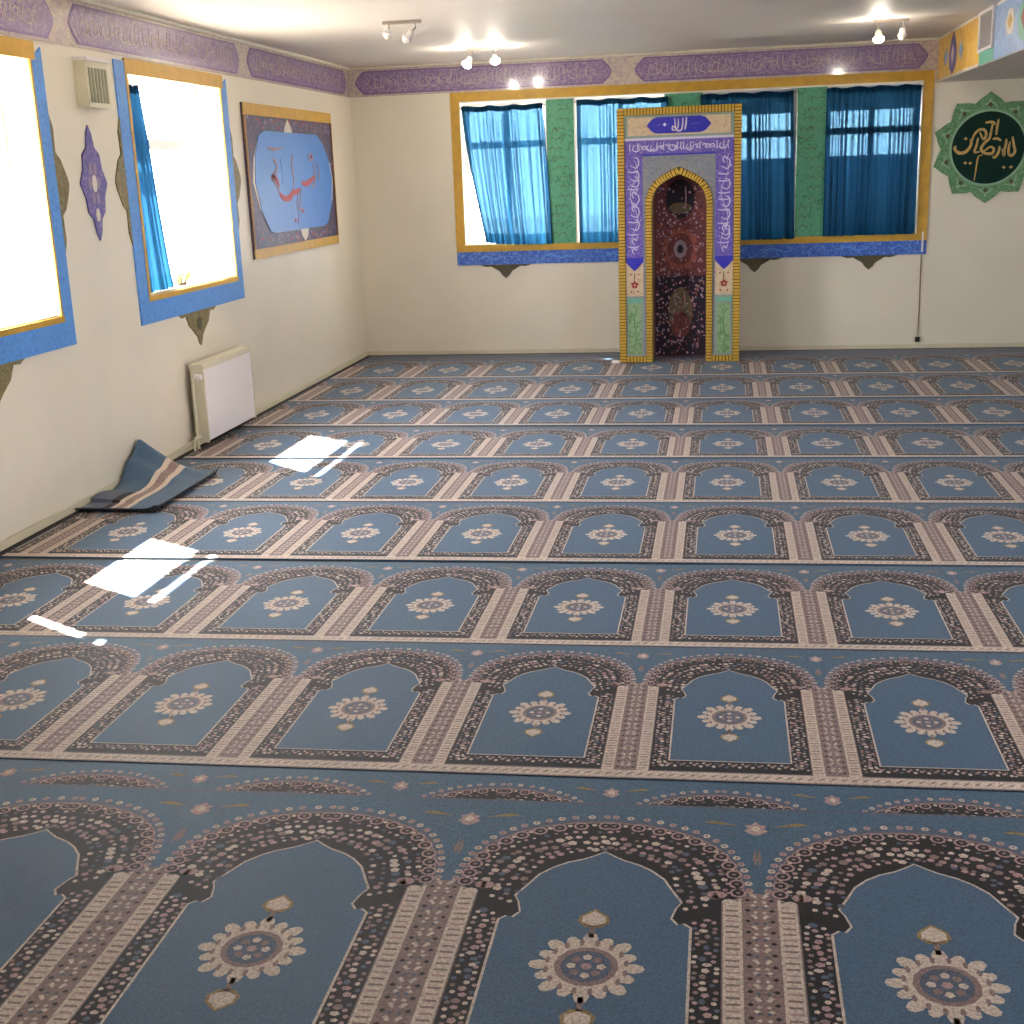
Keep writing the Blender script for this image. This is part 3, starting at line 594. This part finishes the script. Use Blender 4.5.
# rug hung inside the niche
RY = 11.732; RG = lambda u, v, w: (u, RY-w, v)
mb = MB(RG); mb.plate(rect(MC-.36, ZF+.001, MC+.36, 1.78), 0, .008, 'r_maroon')
o = mb.build('hanging_rug', loc=(MC, RY, ZF)); tag(o, 'dark maroon patterned rug lining the inside of the prayer niche', 'rug')
mb = MB(RG); r = random.Random(31)
mb.flat(rect(MC-HW+.01, .02, MC+HW-.01, .74), .0085, 'r_dark')
mb.flat(ngon(MC, 1.42, .13, .17, 20), .0085, 'r_dark'); mb.flat(ngon(MC, 1.34, .10, .05, 14), .009, 'r_olive')
for i in range(12):
    an = 2*pi*i/12; mb.flat(ngon(MC+.13*cos(an), .98+.16*sin(an), .035, .04, 7, an), .009, 'r_rust')
mb.flat(ngon(MC, .98, .115, .14, 18), .0095, 'r_maroon'); mb.flat(ngon(MC, .98, .062, .085, 8), .010, 'r_grey'); mb.flat(ngon(MC, .98, .028, .04, 8), .0105, 'r_dark')
mb.flat(ngon(MC, .42, .11, .22, 18), .009, 'r_olive'); mb.flat(ngon(MC, .30, .09, .12, 14), .0095, 'r_maroon')
for i in range(620):
    x, z = r.uniform(-HW+.02, HW-.02), r.uniform(.04, 1.55)
    if abs(x) < .07 and abs(z-.98) < .09: continue
    if z > 1.3 and abs(x) < .12 and i % 3: continue
    q_ = .75 if abs(z-.98) < .2 and abs(x) < .14 else 1
    mb.flat(ngon(MC+x, z, q_*r.uniform(.006, .013), q_*r.uniform(.006, .014), 5, i), .0106+i*1e-6, r.choice(['r_pink', 'r_grey', 'r_pink', 'r_rust', 'r_dark', 'r_maroon', 'r_grey']))
for i in range(9):
    an = pi*(1.1+.8*i/8); mb.flat(ngon(MC+.15*cos(an), 1.40+.2*sin(an), .010, .014, 5), .0098, 'r_pink')
mb.ribbon([(MC+.045, 1.53), (MC+.05, 1.45), (MC+.046, 1.33)], .012, .009, .011, 'r_pink', 4); mb.ribbon([(MC+.035, .60), (MC+.04, .54), (MC+.036, .47)], .012, .009, .011, 'r_pink', 4)
mb.build('woven_pattern', o, recalc=False)
# prayer stone beside it
mb = MB(); mb.tube([(-.945, 11.33, .0125), (-.945, 11.33, .018), (-.945, 11.33, .032), (-.945, 11.33, .036)], [.036, .040, .040, .034], 'white', 16)
tag(mb.build('prayer_stone', loc=(-.945, 11.33, .0125)), 'small round white prayer stone on the carpet at the portal foot', 'prayer stone')
# ------------------------------------------------------------------ carpets
def clip(poly, xmin=None, xmax=None, ymin=None, ymax=None):
    for ax, lim, sg in ((0, xmin, 1), (0, xmax, -1), (1, ymin, 1), (1, ymax, -1)):
        if lim is None: continue
        ins = [sg*(p[ax]-lim) >= 0 for p in poly]
        if all(ins): continue
        if not any(ins): return []
        out = []
        for i in range(len(poly)):
            a, b = poly[i-1], poly[i]; ia, ib = ins[i-1], ins[i]
            if ia != ib:
                t = (lim-a[ax])/(b[ax]-a[ax]); out.append((a[0]+(b[0]-a[0])*t, a[1]+(b[1]-a[1])*t))
            if ib: out.append(b)
        poly = out
    return poly
def tile(seed):
    """one prayer niche, centred on x=0, near edge y=0; pitch .602, length 1.046 -> (poly, layer, colour)"""
    r = random.Random(seed); T = []; A = lambda p, l, k: T.append((p, l, k))
    hx = .301
    # gutter halves
    for s in (-1, 1):
        A([(s*.232, .05), (s*hx, .05), (s*hx, .66), (s*.285, .715), (s*.232, .71)], 1, 'c_beige')
        A(rect(min(s*.268, s*hx), .05, max(s*.268, s*hx), .70), 2, 'c_brown')
        for i in range(36):
            y = .065+i*.0178
            A(rect(*sorted_rect(s*.238, y, s*.262, y+.006)), 2, 'c_brown' if i % 3 else 'c_mauve')
            A(ngon(s*(.279+.010*(i % 2)), y+.006, .006, .0055, 4), 3, 'c_beige' if i % 2 else 'c_dark')
            A(ngon(s*(.293), y, .005, .005, 4), 3, 'c_beige' if i % 3 else 'c_slate')
    # near border stripe
    A(rect(-hx, .006, hx, .05), 1, 'c_beige')
    for i in range(20):
        x = -hx+(i+.5)*.0301; A([(x-.012, .016), (x+.004, .026), (x+.012, .040), (x-.004, .030)], 2, 'c_brown')
    A(rect(-hx, .0, hx, .007), 1, 'c_brown')
    # arch outline, used three times
    af = [(1, 0), (.985, .20), (.94, .40), (.85, .60), (.70, .77), (.50, .89), (.27, .97), (0, 1)]
    def niche(hs, hb, y0, ysh, ysp, yap, sc=0, n=0):
        rt = [(hs, y0), (hs, ysh), (hb, ysp-.012)]
        arc = [(x*hb, ysp+(yap-ysp)*y) for x, y in af]
        if sc:
            sm = smooth(arc, 3); arc = [(p[0]*(1+(sc if i % 2 else 0)), ysp+(p[1]-ysp)*(1+(sc if i % 2 else 0))) for i, p in enumerate(sm[:-1])]+[sm[-1]]
        rt += arc; return rt+[(-x, y) for x, y in rt[::-1] if abs(x) > 1e-6]
    A(niche(.2335, .281, .05, .665, .70, .974, .025), 2, 'c_slate')
    A(niche(.2335, .275, .052, .665, .70, .962, .0), 3, 'c_brown')
    A(niche(.2305, .270, .055, .66, .70, .955), 4, 'c_dark')
    # field with notch and pointed top
    fr_ = [(.1735, .125), (.1735, .572), (.160, .585), (.150, .580), (.138, .600), (.146, .635), (.155, .655), (.135, .70), (.120, .735), (.095, .765), (.070, .785), (.040, .800), (.020, .815), (0, .832)]
    full = fr_+[(-x, y) for x, y in fr_[::-1][1:]]
    A([(x*1.03, .125+(y-.125)*1.012-.004) for x, y in full], 5, 'c_beige')
    A(full, 6, 'c_field')
    # blossoms in the dark bands
    def bl(x, y, rx, ry, k, ph=0): A(ngon(x, y, rx, ry, 5, ph), 5, k)
    bc = ['c_beige', 'c_mauve', 'c_beige', 'c_brown', 'c_slate', 'c_mauve']
    for s in (-1, 1):
        for i in range(30):
            y = .085+i*.0175
            bl(s*(.184+r.uniform(-.003, .006)), y+r.uniform(-.004, .004), .0055, .0055, bc[r.randrange(6)], i); bl(s*(.203+r.uniform(-.006, .006)), y+.008, r.uniform(.006, .010), r.uniform(.005, .009), bc[r.randrange(6)], i); bl(s*(.221+r.uniform(-.005, .003)), y+r.uniform(-.003, .004), .0055, .0055, bc[r.randrange(6)], i)
    for i in range(22):
        x = -.195+i*.0186
        bl(x, .088+.008*(i % 2), .0065, .008, bc[i % 6], i); bl(x+.008, .108-.004*(i % 2), .005, .006, bc[(i+2) % 6], i)
    arc = smooth([(x, y) for x, y in af], 4)
    full_arc = [(-x, y) for x, y in arc[::-1]][:-1]+arc if False else arc
    for s in (-1, 1):
        for j, (hb, yap, n, sz, y0) in enumerate(((.262, .943, 21, .0088, .70), (.243, .918, 20, .005, .69), (.222, .893, 19, .0072, .68), (.199, .872, 17, .0075, .67), (.176, .852, 15, .006, .66), (.152, .846, 12, .0065, .665))):
            for i in range(n):
                t_ = (i+.5*(j % 2))/(n-.5)*(len(arc)-1); q = int(t_); f_ = t_-q; a_ = arc[min(q, len(arc)-1)]; b_ = arc[min(q+1, len(arc)-1)]
                x, y = (a_[0]+(b_[0]-a_[0])*f_)*hb, y0+(a_[1]+(b_[1]-a_[1])*f_)*(yap-y0)
                if j == 0:
                    if i % 2 == 0: A(ngon(s*x, y, .0165, .0165, 8), 5, 'c_mauve'); A(ngon(s*x, y, .0115, .0115, 7), 6, 'c_dark'); A(ngon(s*x, y, .005, .005, 5), 7, 'c_brown')
                    else: A(ngon(s*x, y+.004, .006, .006, 5), 5, 'c_beige')
                else: q_ = r.uniform(.7, 1.5); bl(s*(x+r.uniform(-.004, .004)), y+r.uniform(-.004, .004), sz*q_, sz*q_*.9, bc[r.randrange(6)], i)
    # scallop florets outside the arch
    for s in (-1, 1):
        for i in range(17):
            t_ = (i+.6)/17*(len(arc)-1); q = int(t_); f_ = t_-q; a_ = arc[q]; b_ = arc[min(q+1, len(arc)-1)]
            x, y = (a_[0]+(b_[0]-a_[0])*f_)*.284, .70+(a_[1]+(b_[1]-a_[1])*f_)*.283
            A(ngon(s*min(x, .294), y, .0085, .0085, 6), 3, 'c_beige' if i % 2 else 'c_mauve'); A(ngon(s*min(x, .294), y, .004, .004, 4), 4, 'c_brown')
    # corner blobs at the capitals
    for s in (-1, 1):
        A(ngon(s*.222, .69, .020, .014, 8), 5, 'c_mauve'); A(ngon(s*.245, .665, .014, .012, 8), 5, 'c_beige'); A(ngon(s*.170, .615, .015, .010, 7), 7, 'c_dark')
        for k_ in range(3): bl(s*(.165+.018*k_), .635+.008*k_, .006, .006, bc[k_], k_)
    # medallion
    cy = .437; n = 16
    for i in range(n):
        an = 2*pi*i/n; rr = .080 if i % 2 == 0 else .073
        A([(cos(an+d)*q*rr*1.08, cy+sin(an+d)*q*rr*1.12) for d, q in ((-.17, .62), (-.165, .98), (-.09, 1.13), (0, 1.17), (.09, 1.13), (.165, .98), (.17, .62))], 7, 'c_beige')
    A(ngon(0, cy, .068, .070, 24), 8, 'c_beige')
    for i in range(16): an = 2*pi*(i+.5)/16; A(ngon(cos(an)*.070, cy+sin(an)*.073, .005, .011, 5, an), 9, 'c_brown')
    A(ngon(0, cy, .056, .058, 14), 10, 'c_brown'); A(ngon(0, cy, .045, .047, 12), 11, 'c_slate')
    for i in range(8): an = 2*pi*i/8; A(ngon(cos(an)*.026, cy+sin(an)*.027, .009, .009, 5, an), 12, 'c_brown' if i % 2 else 'c_beige')
    A(ngon(0, cy, .010, .010, 6), 12, 'c_mauve')
    for y, sg in ((.585, 1), (.290, -1)):
        A([(0, y+sg*.036), (.026, y+sg*.012), (.030, y-sg*.008), (.014, y-sg*.026), (-.014, y-sg*.026), (-.030, y-sg*.008), (-.026, y+sg*.012)], 7, 'c_gold')
        A([(0, y+sg*.029), (.021, y+sg*.009), (.022, y-sg*.010), (0, y-sg*.021), (-.022, y-sg*.010), (-.021, y+sg*.009)], 8, 'c_beige')
        A(rect(-.005, min(y-sg*.06, y-sg*.02), .005, max(y-sg*.06, y-sg*.02)), 7, 'c_brown')
    # spandrel flower on the seam between niches, split in halves
    for s in (-1, 1):
        for i in range(5):
            an = pi/2+(i-2)*pi/4*1.0
            x, y = s*hx+.017*cos(an)*1.0, .955+.017*sin(an)
        A([(s*hx, .925), (s*(hx-.012), .932), (s*(hx-.024), .945), (s*(hx-.016), .955), (s*(hx-.022), .968), (s*(hx-.008), .972), (s*hx, .985)], 1, 'c_mauve')
        A([(s*hx, .940), (s*(hx-.010), .95), (s*(hx-.006), .962), (s*hx, .968)], 2, 'c_beige')
        A([(s*(hx-.035), .965), (s*(hx-.085), .985), (s*(hx-.11), .975), (s*(hx-.07), .968)], 1, 'c_gold')
        A([(s*(hx-.03), .93), (s*(hx-.065), .925), (s*(hx-.045), .94)], 1, 'c_slate')
        A([(s*(hx-.003), .80), (s*(hx-.010), .83), (s*(hx-.003), .87), (s*hx, .83)], 1, 'c_brown')
    A(rect(-hx, 1.035, hx, 1.046), 1, 'c_slate')
    return T
def sorted_rect(a, b, c, d): return (min(a, c), min(b, d), max(a, c), max(b, d))
def runner(label, x0, W, y0, slope, xmin, xmax, L=1.046, sx=1.0, sy=1.0, ymin=None, ymax=None, z0=.001, seed=1, skew_l=0, name='prayer_carpet', skipx=None):
    T = tile(seed); top = z0+.010; px = W
    mb = MB(); k0 = math.floor((xmin-x0)/px); k1 = math.ceil((xmax-x0)/px)
    sk = px/.602
    def P(x, y, z): return (x, y0+slope*x+y, z)
    ya, yb_ = (0 if ymin is None else ymin), (L if ymax is None else ymax)
    nx = 40; xs = [xmin+(xmax-xmin)*i/nx for i in range(nx+1)]
    vs = [P(x, y, z) for z in (z0, top) for y in (ya, yb_) for x in xs]; n = nx+1
    fs = []
    for i in range(nx):
        fs += [(2*n+i, 2*n+i+1, 3*n+i+1, 3*n+i), (i, n+i, n+i+1, i+1), (i, i+1, 2*n+i+1, 2*n+i), (n+i+1, n+i, 3*n+i, 3*n+i+1)]
    fs += [(0, 2*n, 3*n, n), (n-1, 2*n-1, 4*n-1, 3*n-1)]
    mb.add(vs, fs, 'c_blue')
    for k in range(k0, k1+1):
        cx = x0+px*(k+.5)
        if cx+px/2 < xmin or cx-px/2 > xmax: continue
        inside = cx-px/2 > xmin+.01 and cx+px/2 < xmax and ymin is None and ymax is None
        for poly, l, c in T:
            q = [(cx+x*sk, y*sy) for x, y in poly]
            if not inside:
                q = clip(q, xmin+.004, xmax-.004, None if ymin is None else ymin, None if ymax is None else ymax)
                if len(q) < 3: continue
            # consistent upward facing
            ar_ = sum(q[i-1][0]*q[i][1]-q[i][0]*q[i-1][1] for i in range(len(q)))
            if ar_ < 0: q = q[::-1]
            mb.add([P(x, y, top+l*.00014) for x, y in q], [tuple(range(len(q)))], c)
    o = mb.build(name, recalc=False, loc=(1.0, y0+L/2, z0))
    return tag(o, label, 'carpet', 'prayer carpet rows')
RX = 5.5
ROWS = [
 ('nearest blue prayer carpet row showing whole arches, with no sunlight on it', -.271, .602, 3.306, .0200, 1.040),
 ('second whole-arch prayer carpet row from the front, with small sun flecks at its left end', -.256, .605, 4.351, .0215, 1.023),
 ('third whole-arch prayer carpet row, the nearer sun patch crossing its front edge', -.238, .605, 5.374, .0160, 1.046),
 ('fourth whole-arch prayer carpet row from the front, its left end under the curled offcut', -.270, .600, 6.425, .0140, 1.056),
 ('fifth whole-arch prayer carpet row from the front, holding most of the farther sun patch', -.262, .602, 7.487, .0080, .99),
 ('third prayer carpet row counting from the back wall', -.266, .602, 8.487, -.006, 1.013),
 ('second prayer carpet row counting from the back wall', -.300, .602, 9.507, .002, 1.105),
 ('prayer carpet row under the front feet of the tall portal', -.308, .604, 10.619, .001, 1.04)]
for i, (lb, x0, W, y0, sl, L) in enumerate(ROWS):
    nxt = ROWS[i+1] if i+1 < len(ROWS) else None
    Lr = (nxt[3]-y0-.002) if nxt else L
    # keep neighbouring edges from crossing where slopes differ
    if nxt: sl2 = min(0, (nxt[4]-sl)*RX, (nxt[4]-sl)*XL); Lr = min(Lr, nxt[3]-y0-.002+sl2)
    runner(lb, x0, W, y0, sl, XL+.052, RX, L=Lr, sy=Lr/1.046, seed=i+1)
# partly covered row and the big foreground row lapped over it
runner('narrow strip of prayer carpet showing between the foreground carpet and the next row', -.297, .602, 2.26, .020, XL+.052, RX, L=1.04, ymin=.60, ymax=1.036, seed=20)
runner('large-patterned prayer carpet in the very foreground, lapped over the one beyond', -.66, .755, 1.86, .022, XL+.052, RX, L=1.27, sy=1.27/1.046, z0=.0135, seed=21)
# plain strip against the back wall
mb = MB(); mb.box((XL+.052, 11.672, .001), (RX, YB-.025, .011), 'c_slate'); mb.box((XL+.052, 11.672, .011), (RX, 11.70, .0114), 'c_brown')
tag(mb.build('carpet_strip', loc=(1, 11.85, .001)), 'narrow plain grey-blue carpet strip along the foot of the back wall', 'carpet')
# folded offcut with its corner curled up the wall
def hz(x, y):
    a = max(0, min(1, (-3.02-x)/.40)); b = math.exp(-((y-6.90)/.19)**2)
    return .19*(a**1.4)*b*(1+.15*sin(y*31))+.03*(a**2)*max(0, sin((y-6.2)*9))*(1 if y > 6.3 else 0)
mb = MB(); nx, ny = 30, 60; X0, X1, Y0, Y1 = -3.43, -2.97, 6.11, 7.08
def op(i, j, dz):
    x = lerp(X0, X1, i/nx); y = lerp(Y0, Y1, j/ny)+.10*(0 if i > nx*.6 else 0)
    x1 = x-(.0 if x < -3.3 else .10*max(0, (y-6.95))/.35)
    lip = .018*math.exp(-((x-X1)/.03)**2)+.016*math.exp(-((y-Y0)/.03)**2)
    return (x1, y, .0135+hz(x, y)+lip+dz)
for dz, fl in ((0, 1), (.009, 0)):
    vs = [op(i, j, dz) for j in range(ny+1) for i in range(nx+1)]; fs = []; fk = []
    for j in range(ny):
        for i in range(nx):
            f = (j*(nx+1)+i, j*(nx+1)+i+1, (j+1)*(nx+1)+i+1, (j+1)*(nx+1)+i)
            x = (i+.5)/nx; y = (j+.5)/ny
            k = 'c_beige' if (.36 < x < .44 or .52 < x < .60) else ('c_brown' if .44 <= x <= .52 else ('c_dark' if .28 < x < .36 or y < .04 or x > .94 else ('c_field' if x > .6 or y > .5 else 'c_slate')))
            if y > .40 and x < .36: k = 'c_field'
            if y > .93: k = 'c_blue'
            mb.add([vs[q] for q in (f[::-1] if fl else f)], [(0, 1, 2, 3)], k if not fl else 'c_line')
for seq in ([(i, 0) for i in range(nx+1)], [(nx, j) for j in range(ny+1)], [(i, ny) for i in range(nx+1)][::-1], [(0, j) for j in range(ny+1)][::-1]):
    for a_, b_ in zip(seq[:-1], seq[1:]): mb.add([op(*a_, 0), op(*b_, 0), op(*b_, .009), op(*a_, .009)], [(0, 1, 2, 3)], 'c_line')
tag(mb.build('carpet_offcut', recalc=False, loc=(-3.2, 6.7, .0135)), 'loose blue carpet offcut by the left wall with one corner curled upward', 'carpet piece')
# ------------------------------------------------------------------ lights
w = bpy.data.worlds.new('sky'); C.world = w; w.use_nodes = True
bg = w.node_tree.nodes['Background']; bg.inputs['Color'].default_value = (.91, .94, 1, 1); bg.inputs['Strength'].default_value = 12.5
sd = Vector((.637, -.375, -1)).normalized()
s = bpy.data.lights.new('sun', 'SUN'); s.energy = 30; s.angle = .009; s.color = (1, .95, .86)
so = bpy.data.objects.new('sun', s); COL.objects.link(so); so.rotation_euler = sd.to_track_quat('-Z', 'Y').to_euler(); so.location = (-8, 9, 9)
def portal(name, loc, rot, sx, sy):
    l = bpy.data.lights.new(name, 'AREA'); l.shape = 'RECTANGLE'; l.size = sx; l.size_y = sy; l.cycles.is_portal = True
    o = bpy.data.objects.new(name, l); COL.objects.link(o); o.location = loc; o.rotation_euler = rot
for a, b in LWIN+LOUT: portal('daylight_portal', (XL-TH-.01, (a+b)/2, (VS+VT)/2), (pi/2, 0, -pi/2), b-a, VT-VS)
for a, b in ROUT: portal('daylight_portal', (XR+.21, (a+b)/2, 1.55), (pi/2, 0, pi/2), b-a, 1.3)
for a, b in BWIN: portal('daylight_portal', ((a+b)/2, YB+TH+.01, (VS+VT)/2), (pi/2, 0, pi), b-a, VT-VS)
# ------------------------------------------------------------------ camera
def rot(a, b, c):
    return Matrix.Rotation(b, 3, 'Z') @ Matrix.Rotation(a, 3, 'X') @ Matrix(((cos(c), 0, sin(c)), (0, 1, 0), (-sin(c), 0, cos(c))))
RM = rot(-0.261167, 0.169750, 0.036563)
cd = bpy.data.cameras.new('camera'); cam = bpy.data.objects.new('camera', cd); COL.objects.link(cam)
r_, f_, u_ = RM.col[0], RM.col[1], RM.col[2]
m = Matrix(((r_.x, u_.x, -f_.x, 0), (r_.y, u_.y, -f_.y, 0), (r_.z, u_.z, -f_.z, 1.6918), (0, 0, 0, 1)))
cam.matrix_world = m; cd.sensor_width = 36; cd.lens = 1265.67/1024*36; cd.clip_start = .05; cd.clip_end = 200
C.camera = cam
C.view_settings.view_transform = 'Standard'; C.view_settings.look = 'None'; C.view_settings.gamma = 1; C.view_settings.exposure = 1.5
C.view_settings.use_curve_mapping = False
C.cycles.use_denoising = True
C.cycles.max_bounces = 10; C.cycles.diffuse_bounces = 6; C.cycles.transparent_max_bounces = 16
